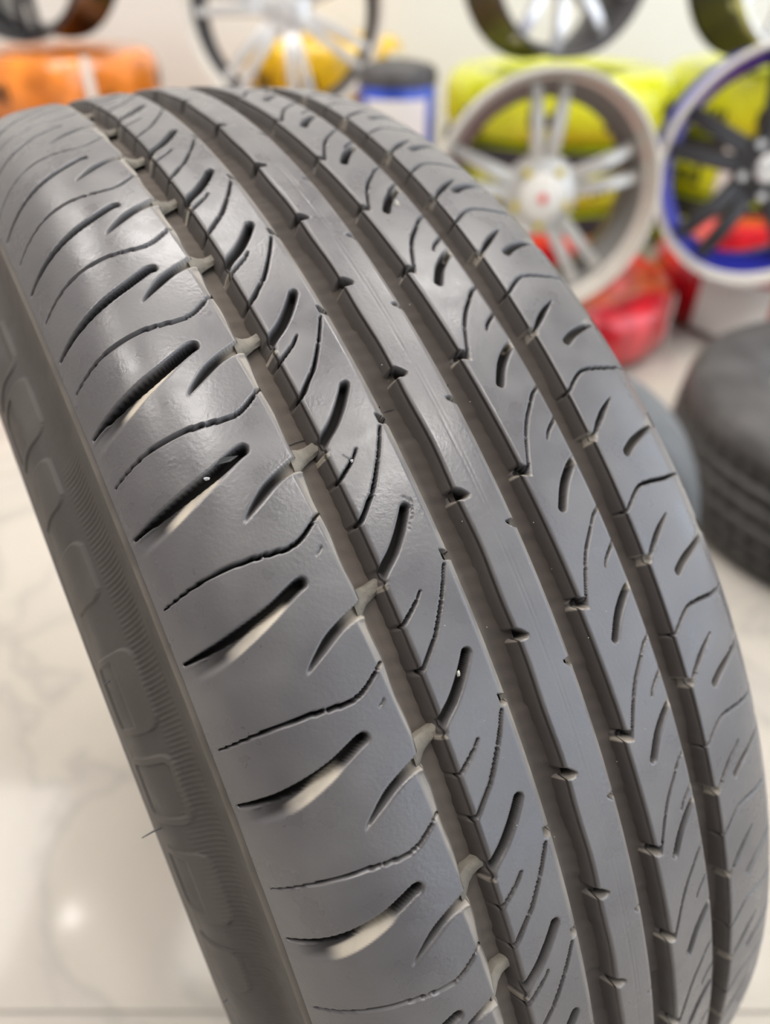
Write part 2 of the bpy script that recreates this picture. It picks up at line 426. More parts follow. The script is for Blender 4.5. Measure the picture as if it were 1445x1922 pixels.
# ---- rib 1: the left shoulder
f1 = Field(E1L, E1R, RES)
for k, c0 in KL:
    T = lambda pts: [(s, a+c0) for s, a in pts]
    j = rng.normal(0, .25)
    wide = 1.0 if (k >= 4 or k > 11) else 0.55+0.1*k       # towards the far side the slots are less worn open
    A_ = [(-55.1, 75.2), (-57.3, 74.9), (-63.4, 72.4), (-69.6, 70.7), (-76.8, 69.2), (-81.5, 68.2), (-86.5, 67.2)]
    Bo = [(-55.1, 75.2), (-54.8, 72.9), (-58.8, 70.9), (-63.9, 68.2), (-70.9, 65.0), (-77.6, 62.4), (-86.5, 60.2)]
    Bs = [(a[0]+(b_[0]-a[0])*wide, a[1]+(b_[1]-a[1])*wide) for a, b_ in zip(A_, Bo)]
    dd = 0.95 if 4 <= k <= 12 else 0.25
    A_ = [(s, a+1.9*(1-abs(s+70)/16)*0 + j) for s, a in A_]; Bs = [(s, a+j) for s, a in Bs]
    ch = [(s, a - (1.15 if wide > .9 else .8)*(1 if s > -80 else .6)) for s, a in A_[1:]]; ch = [(-55.7, 74.2+j)] + ch[:-1] + [(-84.6, 67.2+j)]
    f1.line(T(ch), [1.15*wide, 1.25*wide, 1.25*wide, 1.2*wide, 1.05*wide, .8*wide, .25], 4.8, 1.15)
    if wide > .9:
        An = [(s, a-1.6) for s, a in A_]
        f1.poly(T(An), T(Bs), 2.0, 0.5, 2.6, fade=(-87.5, -77),
            dust=lambda S, dA, dB, tB, q=dd, kk=k: q*smooth((-60.8-S+1.5*math.sin(kk*2.3))/3)*smooth((S+78.0+1.2*math.sin(kk*1.7))/4.0)*smooth(dA/.5)*smooth((dB-.15)/.4)*smooth((3.0-dB)/.6))
    f1.line(T([(-45.2, 88.6), (-46.4, 87.9), (-48.6, 86.2), (-52.0, 84.1), (-55.5, 83.3), (-60.0, 83.7), (-66, 84.4), (-73, 84.5), (-78.5, 84), (-84.6, 82.8)]),
            [.30, .38, .46, .50, .50, .46, .40, .30, .14], 3.8, 0.22, gaps=(.055, .43))
    f1.poly(T([(-43.6, 105.0), (-46.4, 103.8), (-52, 101.6), (-56.2, 99.3), (-61.4, 94.6), (-62.8, 92.4)]),
            T([(-43.6, 99.2), (-46, 100.1), (-50.5, 99.1), (-55.8, 96.2), (-60, 93.9), (-62.8, 92.4)]), 2.3, 0.55, 1.4,
            dust=lambda S, dA, dB, tB: .55*smooth((S+52)/7))
    # worn pale chamfer along the groove, cut back beside each short slot
    f1.poly(T([(-43.9, 100.6), (-47.0, 100.2), (-46.9, 96), (-46.5, 88.8), (-46.1, 81.2), (-45.6, 73.3), (-45.0, 67.6)]),
            T([(-43.9, 100.4), (-43.95, 96), (-43.95, 90), (-44.0, 81), (-44.1, 73), (-44.2, 69), (-44.5, 67.6)]), 0.9, 1.6, 0.05,
            dust=lambda S, dA, dB, tB: .40*smooth(dA/.7))
    if k in (6, 7): f1.line(T([(-49.5, 79.4), (-48.6, 79.8), (-47.9, 80.6)]), .18, .8, .2)
f1.edges(0, 0, 1.0, 0.55, 0.22)
# ---- rib 2
f2 = Field(E2L, E2R, RES)
for k, c0 in KL:
    T = lambda pts: [(s, a+c0) for s, a in pts]
    f2.line(T([(-24.0, 82.0), (-25.4, 80.0), (-28.3, 76.3), (-31.8, 72.6), (-35.6, 69.6), (-39.8, 65.6)]), [.95, 1.05, 1.1, 1.15, 1.3], 4.4, 1.0, dend=2.2)
    f2.line(T([(-20.6, 104.3), (-22.6, 100.5), (-24.6, 97.0), (-29.2, 90.0), (-32.3, 86.7), (-35.7, 83.2), (-39.2, 81.0)]), [.24, .30, .36, .42, .5, .5], 4.0, 0.22, gaps=(.30, .62))
    f2.poly(T([(-20.3, 108.4), (-18.2, 107.4), (-16.6, 106.4)]), T([(-20.0, 105.0), (-18.4, 104.6), (-16.6, 104.0)]), 5.0, .35, .9,
            dust=lambda S, dA, dB, tB: .45*smooth((1.0-dB)/.8))
    f2.line(T([(-29.3, 100.7), (-31.0, 98.8), (-33.6, 96.7), (-38.3, 93.4)]), [.2, .34, .4, .45], 3.2, 0.22, gaps=(.2,))
    f2.poly(T([(-38, 69.6), (-37.2, 67.5), (-36.2, 65.0)]), T([(-38, 64.0), (-37.2, 64.6), (-36.2, 65.0)]), 1.6, 1.2, .4, dust=lambda S, dA, dB, tB: .6+0*S)
c6 = phiL[6]*310
for crack in ([(-23.6, 84.9), (-22.6, 83.8), (-22.3, 82.6), (-23.2, 81.9)], [(-22.6, 83.8), (-21.8, 83.6), (-22.1, 81.9), (-23.1, 80.3), (-24.0, 78.8), (-25.1, 77.2), (-25.6, 76.0)],
              [(-22.4, 81.8), (-22.8, 80.1), (-24.1, 78.2)], [(-33.2, 100.2), (-32.2, 98.6), (-31.4, 97.6)], [(-32.4, 98.6), (-31.6, 98.8), (-31.2, 98.2)]):
    f2.line([(s, a+c6) for s, a in crack], .07, .5, .14)
f2.edges(1.1, 0.75, 2.9, 2.3, 0.60)
# ---- rib 3: the centre rib
f3 = Field(E3L, E3R, RES)
for k, c0 in KR:
    T = lambda pts: [(s, a+c0) for s, a in pts]
    f3.poly(T([(-10.6, 48.6), (-8.2, 47.7), (-6.4, 46.0), (-5.6, 44.8)]), T([(-10.6, 44.6), (-8.2, 44.3), (-6.6, 44.3), (-5.6, 44.8)]), 4.6, .5, .9,
            dust=lambda S, dA, dB, tB: .3*smooth((.9-dB)/.6))
    f3.poly(T([(5.6, 34.6), (3.0, 34.9), (1.0, 34.9)]), T([(5.6, 31.6), (3.0, 32.2), (1.0, 34.1)]), 5.0, .35, .9,
            dust=lambda S, dA, dB, tB: .4*smooth((.9-dB)/.6)*smooth((S-2.2)/1.5))
f3.D += 0.14*np.exp(-((f3.S+3.2)/.16)**2)+0.10*np.exp(-((f3.S+2.0)/.12)**2)
f3.edges(1.1, 0.75, 2.6, 2.2, 0.55)
# ---- rib 4
f4 = Field(E4L, E4R, RES)
for k, c0 in KR:
    T = lambda pts: [(s, a+c0) for s, a in pts]
    f4.poly(T([(10.8, 49.2), (13.0, 48.0), (14.7, 46.3), (15.2, 43.3)]), T([(10.8, 44.6), (12.0, 44.6), (13.4, 44.0), (15.2, 43.3)]), 3.4, .5, 1.0,
            dust=lambda S, dA, dB, tB: .5*smooth((1.3-dB)/.7))
    f4.line(T([(34.6, 69.6), (32.5, 67.8), (29.4, 66.2), (25.6, 62.3), (22.3, 58.8), (19.2, 54.2), (16.4, 48.6), (14.6, 44.8)]), [.34, .36, .40, .42, .40, .36, .34], 3.4, 0.25, gaps=(.3, .68))
    f4.line(T([(34.0, 57.9), (32.6, 57.2), (29.8, 55.4), (27.2, 53.4), (25.9, 51.6)]), [.4, .42, .36, .16], 3.0, 0.22)
    f4.line(T([(30.7, 82.6), (27.6, 80.4), (23.8, 76.8), (20.1, 71.6)]), [1.0, 1.15, 1.15, 1.1], 4.0, 0.7)
    f4.poly(T([(34.6, 86.5), (31.5, 84.6), (29.6, 83.6)]), T([(34.6, 81.4), (31.5, 81.4), (29.6, 81.9)]), 1.1, 1.0, 1.0, dust=lambda S, dA, dB, tB: .45*smooth(dB/.6))
f4.edges(1.1, 0.75, 2.2, 1.8, 0.30)
# ---- rib 5: the right shoulder
f5 = Field(E5L, E5R, RES*1.15)
for k, c0 in KR:
    T = lambda pts: [(s, a+c0) for s, a in pts]
    f5.poly(T([(40.4, 50.2), (41.8, 49.6), (43.2, 49.0), (44.4, 48.6)]), T([(40.4, 45.6), (41.8, 46.0), (43.4, 46.6), (44.4, 48.6)]), 2.2, .5, .9, dust=lambda S, dA, dB, tB: .45+0*S)
    f5.line(T([(56.6, 57.4), (52.0, 54.8), (48.4, 52.3), (45.6, 50.2), (43.6, 48.6)]), [.1, .55, .85, .75, .35], 3.2, .45)
    f5.line(T([(73.5, 67.0), (68.0, 67.2), (62.2, 67.5), (56.6, 68.3), (51.2, 68.5), (47.0, 66.5), (43.1, 63.8), (40.8, 62.6)]), [.15, .4, .5, .5, .42, .38, .34], 3.2, 0.3)
    f5.line(T([(70.5, 84.6), (63.5, 83.3), (56.6, 81.4), (52.4, 79.3)]), [.3, .8, 1.1, 1.2], 3.2, .8, dust=0.1)
    f5.poly(T([(79, 92), (70, 87.6), (62, 84.6)]), T([(79, 84), (70, 83.6), (62, 84.2)]), .5, 1.0, 1.0, dust=lambda S, dA, dB, tB: .30*smooth(dB/2))
f5.edges(0.8, 0.5, 2.5, 1.0, 0.15)

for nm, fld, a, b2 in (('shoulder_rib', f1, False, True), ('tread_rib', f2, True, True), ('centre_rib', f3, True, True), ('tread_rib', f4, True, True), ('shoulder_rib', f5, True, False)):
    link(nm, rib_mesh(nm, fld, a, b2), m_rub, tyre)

# ---- groove floors
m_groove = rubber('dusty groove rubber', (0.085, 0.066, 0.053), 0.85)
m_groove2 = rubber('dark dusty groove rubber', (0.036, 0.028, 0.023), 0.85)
gcols = np.linspace(0, 1, 21)
rows_g = np.concatenate([np.arange(A0, A1, 1.0), np.linspace(A1, A0+CIRC, 260)])
for gi, (a, b2, K, off) in enumerate(((-45.4, -35.9, KL, 66), (-18.1, -8.3, KL, 100), (3.7, 13.4, KR, 47), (32.4, 42.6, KR, 49))):
    S = a+(b2-a)*gcols[None]+0*rows_g[:, None]
    marks = np.sort(np.array([p+off for _, p in K])); marks = np.concatenate([marks-CIRC, marks, marks+CIRC])
    i = np.searchsorted(marks, rows_g)-1; t = (rows_g-marks[i])/(marks[i+1]-marks[i])
    D = G_DEPTH - (1.2 if gi == 0 else 2.6)*np.abs(2*gcols[None]-1)**(3 if gi == 0 else 2.0) - 0.45*(t[:, None] > .5)*smooth((t[:, None]-.5)*20) + .12*np.sin(rows_g[:, None]*1.3+gcols[None]*4)
    V = P3(S/1000, r_of(S/1000)-D/1000, (rows_g/310)[:, None])
    me = grid_mesh('groove_floor', V)
    add_attr(me, 'groove', np.full(S.shape, .75)); add_attr(me, 'dust', (.04 if gi == 0 else .0)+(.20 if gi == 0 else .22)*np.clip(1-gcols[None]*2.4, 0, 1)+0*S); add_attr(me, 'cut', 0*S)
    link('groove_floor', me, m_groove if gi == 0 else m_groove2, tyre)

def tube_mesh(pts, rad, seg=6):
    """tube through world offsets"""
    bm = bmesh.new(); pts = [Vector(p) for p in pts]; prev = None
    rads = rad if hasattr(rad, '__len__') else [rad]*len(pts)
    for i, p in enumerate(pts):
        t = (pts[min(i+1, len(pts)-1)]-pts[max(i-1, 0)]).normalized()
        u = t.cross(Vector((0, 0, 1)) if abs(t.z) < .9 else Vector((1, 0, 0))).normalized(); w = t.cross(u)
        ring = [bm.verts.new(p+(u*math.cos(2*PI*k/seg)+w*math.sin(2*PI*k/seg))*rads[i]) for k in range(seg)]
        if prev:
            for k in range(seg): bm.faces.new((prev[k], prev[(k+1) % seg], ring[(k+1) % seg], ring[k]))
        else: bm.faces.new(ring)
        prev = ring
    bm.faces.new(prev); bmesh.ops.recalc_face_normals(bm, faces=bm.faces)
    return bm
def on_tyre(s, a, d): return P3(s/1000, float(r_of(s/1000))-d/1000, a/310.0)

# pale tie bars that cross the first groove from each short slot to the next rib
m_pale = mat('pale dusty rubber', (0.165, 0.148, 0.122), 0.85, var=0.25, vscale=120, bump=0.4, bscale=700)
for k, c0 in KL:
    if k > 12 and k < 60: continue
    if k > 11: continue
    bm = bmesh.new(); vs = []
    for s, w, d in ((-45.8, 2.7, 1.0), (-44.6, 2.6, 1.15), (-43.4, 2.3, 2.0), (-42.0, 1.9, 3.0), (-40.0, 1.6, 3.7), (-38.2, 1.5, 3.6), (-36.4, 1.5, 3.0)):
        a = c0 + 104.1 + (s+44.5)*0.30
        row = [bm.verts.new(on_tyre(s, a+q*w, d+dz)) for q, dz in ((-1.25, .9), (-.8, .12), (-.3, .0), (.3, .0), (.8, .12), (1.15, .7), (1.3, 3.0))]
        vs.append([bm.verts.new(on_tyre(s, a-1.35*w, 4.6))] + row)
    for r1, r2 in zip(vs, vs[1:]):
        for q in range(len(r1)-1): bm.faces.new((r1[q], r1[q+1], r2[q+1], r2[q]))
    bm.faces.new(vs[0]); bm.faces.new(vs[-1][::-1]); bmesh.ops.recalc_face_normals(bm, faces=bm.faces)
    from_bm('tie_bar', bm, m_pale, tyre, smooth=True)
# the mould joint: a thin raised line over the four groove floors
m_dark = mat('dark rubber line', (0.03, 0.026, 0.024), 0.7)
for s0, s1 in ((-45.8, -36.2), (-17.6, -8.8), (4.4, 12.8), (33.0, 42.2)):
    n = 9; pts = []
    for i in range(n):
        t = i/(n-1); s = s0+(s1-s0)*t
        d = G_DEPTH-0.15 - 1.1*abs(2*t-1)**4 - (4.0*max(0, abs(2*t-1)-.86)/.14)
        pts.append(on_tyre(s, .2640*310+random.uniform(-.18, .18), max(.1, d)))
    from_bm('mould_line', tube_mesh(pts, .00014, 5), m_dark, tyre)

# ---- left buttress and sidewall with serrations and lettering
def path_len(P): return np.r_[0, np.cumsum(np.hypot(*np.diff(P, axis=0).T))]
Lp = LEFT[12:]                                  # from the shoulder edge down
Lp = np.vstack([Lp, [(-.1050, .2150), (-.1010, .2035), (-.094, .1965), (-.085, .1935), (-.075, .1925)]])
ln = path_len(Lp)
def side_pt(q):   # q: distance from the shoulder edge along the wall, m
    return np.interp(q, ln, Lp[:, 0]), np.interp(q, ln, Lp[:, 1])
q_ = np.concatenate([np.arange(0, .064, .0008), np.linspace(.065, ln[-1], 24)])
sv, rv = side_pt(q_)
ds, dr_ = np.gradient(sv), np.gradient(rv); nl = np.hypot(ds, dr_); nS, nR = dr_/nl, -ds/nl     # outward normal
nS, nR = np.where(nS*1 > 0, -nS, nS), np.where(nS > 0, -nR, nR)
Hh = np.zeros((len(rows), len(q_)))
Q = q_[None]*1000; AA = rows[:, None]
# bead along the shoulder edge
Hh += (0.75*np.exp(-((Q-2.0)/1.2)**2) - 0.9*np.exp(-((Q-6.5)/2.6)**2))*smooth(Q/1.2)
# band of fine serrations in the lower part, slanting ridges in the upper part
ser = 0.26*np.sin(2*PI*(AA+Q*0.10)/1.75)
msk = smooth((Q-12)/1.5)*smooth((23+5*smooth((20-AA)/30)-Q)/1.5)*smooth((118-AA)/8)*smooth((AA+95)/40)
Hh += ser*msk
def s_letter(kind, a0, a1, q0, q1, w=2.6, h=.55):
    """rounded raised characters and their outlines"""
    out = np.zeros_like(Hh); i0, i1 = np.searchsorted(rows, [a0-6, a1+6]); A = AA[i0:i1]; 
    cx, cy = (a0+a1)/2, (q0+q1)/2; hx, hy, rr = (a1-a0)/2, (q1-q0)/2, min(5, (q1-q0)/2-.1)
    dx, dy = np.abs(A-cx)-(hx-rr), np.abs(Q-cy)-(hy-rr)
    sd = np.hypot(np.maximum(dx, 0), np.maximum(dy, 0))+np.minimum(np.maximum(dx, dy), 0)-rr
    v = smooth((-sd)/.5+.5)
    if kind == 'ring': v = v*(1-smooth((-sd-w)/.5+.5))
    if kind == 'c': v = v*(1-smooth((-sd-w)/.5+.5)*smooth((Q-cy+hy*.2)/.6))
    out[i0:i1] = h*v; return out
for kind, a0, a1 in (('ring', 168, 196), ('c', 134, 162), ('block', 106, 126), ('block', 70, 92), ('c', 24, 52), ('ring', -8, 16), ('c', -44, -18), ('block', -72, -54)):
    Hh = np.maximum(Hh, Hh*0.35 + s_letter(kind, a0, a1, 22 if kind != 'block' else 25, 46))
V = P3((sv[None]+nS[None]*Hh/1000), (rv[None]+nR[None]*Hh/1000), PH[:, None])
me = grid_mesh('sidewall', V[:, ::-1]); z = np.zeros(Hh.shape)
add_attr(me, 'groove', (0.30+0.25*smooth((Q-4)/6)*smooth((30-Q)/12)+z)[:, ::-1]); add_attr(me, 'dust', (0.16*np.exp(-((Q-2.0)/1.6)**2)+np.clip(Hh-.3, 0, 1)*.12+z)[:, ::-1]); add_attr(me, 'cut', z)  # pale tint along the bead is its highlight put into the colour
link('sidewall', me, m_side, tyre, label='brown-grey ribbed left sidewall with raised characters')
# right buttress and sidewall
Rp = RIGHT[iR:]; Rp = np.vstack([Rp, [(.1025, .2200), (.0985, .2060), (.092, .1975), (.083, .1935), (.075, .1925)]])
k_ = np.concatenate([np.linspace(0, len(Rp)-1, 60)]); sv2 = np.interp(k_, range(len(Rp)), Rp[:, 0]); rv2 = np.interp(k_, range(len(Rp)), Rp[:, 1])
V = P3(sv2[None], rv2[None], PH[::4, None]); me = grid_mesh('sidewall', V); z = np.zeros(V.shape[:2])
add_attr(me, 'groove', z+.2); add_attr(me, 'dust', z+.05); add_attr(me, 'cut', z)
link('sidewall', me, m_side, tyre)
# inner liner between the beads
t_ = np.linspace(0, 1, 26); sI = .075-.15*t_; rI = .1925+.095*np.sin(PI*t_)**.6
V = P3(sI[None], rI[None], PH[::6, None]); me = grid_mesh('inner_liner', V[:, ::-1]); z = np.zeros(V.shape[:2])
add_attr(me, 'groove', z); add_attr(me, 'dust', z); add_attr(me, 'cut', z)
link('inner_liner', me, m_side, tyre)

# moulding hairs left on the sidewall, and grit caught in the tread
def side_off(q, a, h):
    s, r = side_pt(q/1000); return P3(s-h/1000, r, a/310.0)
m_hair = mat('moulding hair rubber', (0.05, 0.05, 0.05), 0.5)
def whisker(a, q, L, up=0.0):
    p0 = np.array(side_off(q, a, -1)); p1 = np.array(side_off(q, a, L)); p1[2] += up
    from_bm('rubber_whisker', tube_mesh([p0, p0*.5+p1*.5+np.array([0, 0, .0003]), p1], [.00035, .0003, .00018]), m_hair, tyre)
whisker(44, 38, 1.5); whisker(-12, 44, 5.5); whisker(-88, 44, 1.2)
m_grit = mat('pale grit', (0.62, 0.58, 0.50), 0.6, bump=.5, bscale=900)
m_chip = mat('torn rubber chip', (0.42, 0.42, 0.43), 0.55, bump=.4, bscale=900)
def grit(s, a, d, r, m=m_grit, name='grit', sc=(1, 1, 1)):
    bm = bmesh.new(); bmesh.ops.create_icosphere(bm, subdivisions=2, radius=r/1000)
    rr = random.Random(int(s*10+a*7))
    for v in bm.verts: v.co = Vector((v.co.x*sc[0], v.co.y*sc[1], v.co.z*sc[2]))*rr.uniform(.72, 1.2)
    bmesh.ops.translate(bm, vec=Vector(on_tyre(s, a, d)), verts=bm.verts)
    from_bm(name, bm, m, tyre, smooth=False)
c5, c7 = phiL[5]*310, phiL[7]*310
grit(-27.6, 77.9+c7, 1.0, .75, sc=(.7, .7, 1.5)); grit(-31.6, 98.2+c6, .1, .42, m_chip, 'rubber_chip'); grit(-66.0, 70.6+c5, .2, .5, m_chip, 'rubber_chip', (1.6, .8, .8))
grit(25.6, 74.2+phiR[3]*310, .6, 1.1, sc=(.8, .8, 1.6))
for _ in range(26):
    grit(random.uniform(-34, 28), random.uniform(-40, 110), 0, random.uniform(.06, .12))
bm = bmesh.new()          # torn flap over the slot
fl_pts = [(-63.2, 73.8, .1), (-60.5, 73.9, -.1), (-57.2, 73.1, .1), (-59.4, 72.5, .4), (-61.6, 72.9, .5), (-63.4, 72.9, .5)]
vs = [bm.verts.new(on_tyre(s, a+c5, d)) for s, a, d in fl_pts]; vb = [bm.verts.new(on_tyre(s, a+c5, d+.5)) for s, a, d in fl_pts]
bm.faces.new(vs); bm.faces.new(vb[::-1])
for i in range(6): bm.faces.new((vs[i], vb[i], vb[(i+1) % 6], vs[(i+1) % 6]))
bmesh.ops.recalc_face_normals(bm, faces=bm.faces); from_bm('torn_flap', bm, m_hair, tyre, smooth=False)

# ================================================================== THINGS BEHIND
m_blk = mat('black tyre rubber', (0.035, 0.033, 0.033), 0.5, var=.3, vscale=20, bump=.2)
m_grey = mat('grey dusty tyre rubber', (0.13, 0.135, 0.14), 0.55, var=.2, vscale=12, bump=.2)
m_silver = mat('machined silver alloy', (0.84, 0.83, 0.82), 0.25, 0.5)
m_satin = mat('satin silver paint', (0.66, 0.64, 0.61), 0.33, 0.4)
m_gun = mat('dark grey alloy paint', (0.040, 0.037, 0.040), 0.45, 0.0)
m_black = mat('gloss black alloy paint', (0.014, 0.013, 0.015), 0.22, 0.0, coat=.5)
m_blue = mat('blue alloy barrel', (0.03, 0.035, 0.42), 0.3, 0.4)
m_barrel = mat('dull grey alloy barrel', (0.22, 0.21, 0.20), 0.35, 0.4)
m_lip = mat('polished pale alloy lip', (0.80, 0.75, 0.68), 0.38, 0.25)
m_cap = mat('white centre cap', (0.80, 0.76, 0.70), 0.35)
m_redc = mat('red cap dot', (0.75, 0.06, 0.05), 0.4)
m_brass = mat('brass wheel bolt', (0.75, 0.60, 0.08), 0.35, .6)
m_red = film('red packing film', (0.62, 0.012, 0.022), 0.28, coat=.6, var=.35, vscale=14)
m_yel = film('yellow packing film', (0.72, 0.76, 0.02), 0.32, coat=.4, var=.12, vscale=9)
m_amb = film('amber packing film', (0.80, 0.50, 0.015), 0.3, coat=.4, var=.25, vscale=11)
m_org = film('orange packing film', (0.82, 0.24, 0.035), 0.26, coat=.7, var=.3, vscale=15)
m_bluf = mat('blue packing film', (0.03, 0.08, 0.50), 0.3, coat=.5, var=.3, vscale=12)
m_print = mat('black film print', (0.02, 0.018, 0.015), 0.4)
m_lab = mat('white paper label', (0.82, 0.80, 0.76), 0.6)
m_palef = mat('clear film glare strip', (0.75, 0.74, 0.72), 0.2, coat=.6)

def wheel(loc, R, depth, spokes, mats, label, cap='plain', tilt=0.0, yaw=0.0, pair=9, inner=True, w=(.022, .016), spoke_len=.97, start=90, lipw=.055):
    """alloy wheel, its face towards -Y; spokes in pairs"""
    m_l, m_b, m_s = mats; hk = 1.12 if cap == 'white' else 1.0
    t = empty('alloy_wheel', loc, label, 'wheel')
    t.rotation_euler = (tilt, 0, yaw)
    bm = bmesh.new()
    lathe(bm, [(R, .012), (R, -.004), (R*.985, -.012), (R*.955, -.012), (R*(1-lipw*1.1), .0), (R*(1-lipw*1.6), -.03), (R*(1-lipw*1.7), -.034), (R*(1-lipw*1.25), -.036), (R*.955, -.004+.004), (R*.97, .012)], 72, 'Y', close=True)
    from_bm('rim_lip', bm, m_l, t)
    bm = bmesh.new(); ri = R*(1-lipw*1.7)
    lathe(bm, [(R*.965, -.008), (ri+.004, -.04), (ri-.012, -depth*.45), (ri-.004, -depth*.8), (R*.90, -depth), (R*.915, -depth), (R*.915, -depth-.008), (R*.885, -depth-.008), (ri-.018, -depth*.82), (ri-.026, -depth*.45), (ri-.012, -.045)], 72, 'Y', close=True)
    from_bm('barrel', bm, m_b, t)
    bm = bmesh.new(); lathe(bm, [(.0005, -.022), (.034*hk, -.022), (.055*hk, -.03), (.062*hk, -.045), (.05*hk, -.075), (.0005, -.075)], 36, 'Y')
    from_bm('hub', bm, m_s if cap != 'white' else m_satin, t)
    bm = bmesh.new(); cr_ = .040 if cap == 'white' else .026
    lathe(bm, [(.0005, -.008), (cr_*.8, -.010), (cr_, -.016), (cr_, -.024), (.0005, -.024)], 30, 'Y')
    cp = from_bm('centre_cap', bm, m_cap if cap == 'white' else m_silver, t)
    if cap == 'white':
        bm = bmesh.new(); lathe(bm, [(.0005, -.0065), (.008, -.0068), (.008, -.0095), (.0005, -.0095)], 16, 'Y'); from_bm('emblem', bm, m_redc, cp)
    r0, r1 = .045, R*(1-lipw*1.5)*spoke_len+.004
    def bar(a, off0, off1):
        bm = bmesh.new(); pts = []
        N_ = 7
        for i in range(N_):
            q = i/(N_-1); rr = r0+(r1-r0)*q; off = off0+(off1-off0)*q
            hw = (w[0]*(1-q)+w[1]*q)/2; y0 = .034-.020*math.sin(q*PI*.9)+.006*q; dp = .030-.010*q
            ang = math.radians(a)
            cx, cz = math.cos(ang)*rr-math.sin(ang)*off, math.sin(ang)*rr+math.cos(ang)*off
            tx, tz = -math.sin(ang), math.cos(ang)
            pts.append([bm.verts.new((cx+tx*u*hw, y0+v*dp, cz+tz*u*hw)) for u, v in ((-1, .25), (-.75, 0), (.75, 0), (1, .25), (.9, 1), (-.9, 1))])
        for A, B in zip(pts, pts[1:]):
            for i in range(6): bm.faces.new((A[i], A[(i+1) % 6], B[(i+1) % 6], B[i]))
        bm.faces.new(pts[0]); bm.faces.new(pts[-1][::-1]); bmesh.ops.recalc_face_normals(bm, faces=bm.faces)
        from_bm('spoke', bm, m_s, t)
    for i in range(spokes):
        a = start+360/spokes*i
        if pair: 
            bar(a, pair*.0011, pair*.0028); bar(a, -pair*.0011, -pair*.0028)
        else: bar(a, 0, 0)
    for i in range(5):
        a = math.radians(start+36+72*i); bm = bmesh.new()
        bmesh.ops.create_cone(bm, cap_ends=True, segments=6, radius1=.008, radius2=.008, depth=.012)
        bmesh.ops.rotate(bm, matrix=Matrix.Rotation(PI/2, 3, 'X'), verts=bm.verts)
        bmesh.ops.translate(bm, vec=(math.cos(a)*.048, .022, math.sin(a)*.048), verts=bm.verts)
        from_bm('wheel_bolt', bm, m_brass if cap == 'white' else m_silver, t, smooth=False)
    return t

def wrapped(cx, cy, z0, R, h, m, label, group=None, lab=None, prints=0, turn=0.0, strips=26, band=False, bare=False):
    """tyre lying flat, wound in packing film; every turn of film steps a little over the last"""
    t = empty('wrapped_tyre', (cx, cy, z0), label, 'tyre', group, turn)
    bm = bmesh.new()
    prof = [(R*.58, h*.06), (R*.70, .002), (R*.88, .0), (R*.965, h*.10), (R, h*.28), (R, h*.72), (R*.965, h*.90), (R*.88, h), (R*.70, h*.985), (R*.58, h*.93), (R*.55, h*.5)]
    lathe(bm, prof, strips*3, close=True, rfun=lambda a, hh: 1+.007*((a*strips/(2*PI)) % 1.0)-.004*math.sin(a*3+hh*30))
    from_bm('film_wrap', bm, m, t)
    def patch(a0, a1, zz0, zz1, mt, nm, rr=1.012):
        bm = bmesh.new(); n = max(8, int(abs(a1-a0)/4)); g = []
        for i in range(n+1):
            a = math.radians(a0+(a1-a0)*i/n)
            g.append([bm.verts.new((R*rr*math.cos(a)*k, R*rr*math.sin(a)*k, z)) for k, z in ((1, h*zz0), (1, h*zz1), (.99, h*zz1), (.99, h*zz0))])
        for A, B in zip(g, g[1:]):
            for k in range(4): bm.faces.new((A[k], A[(k+1) % 4], B[(k+1) % 4], B[k]))
        bm.faces.new(g[0]); bm.faces.new(g[-1][::-1]); bmesh.ops.recalc_face_normals(bm, faces=bm.faces)
        from_bm(nm, bm, mt, t)
    for l in (lab or []): patch(*l, m_lab, 'paper_label')
    if band: patch(150, 390, .66, .99, m_blk, 'black_band', 1.012)  # black band round the upper part of a layer
    if bare:
        bm = bmesh.new(); lathe(bm, [(R*.60, h+.001), (R*.70, h+.018), (R*.84, h+.022), (R*.95, h+.014), (R*.97, h-.012), (R*.9, h-.004)], 64, close=True)
        from_bm('bare_sidewall', bm, m_sw, t)
    rr = random.Random(int(cx*100+cy*37+z0*900))
    for i in range(prints):
        a = 180+180*(i+.5)/prints+rr.uniform(-3, 3); zc = rr.uniform(.28, .5)
        for q in range(4):
            wv = rr.uniform(.9, 1.7); patch(a+q*4.2-wv, a+q*4.2+wv, zc-rr.uniform(.08, .18), zc+rr.uniform(.08, .18), m_print, 'film_print', 1.009)
    return t

m_sw = mat('black tyre sidewall', (0.06, 0.056, 0.056), 0.5, var=.25, vscale=20, bump=.2)
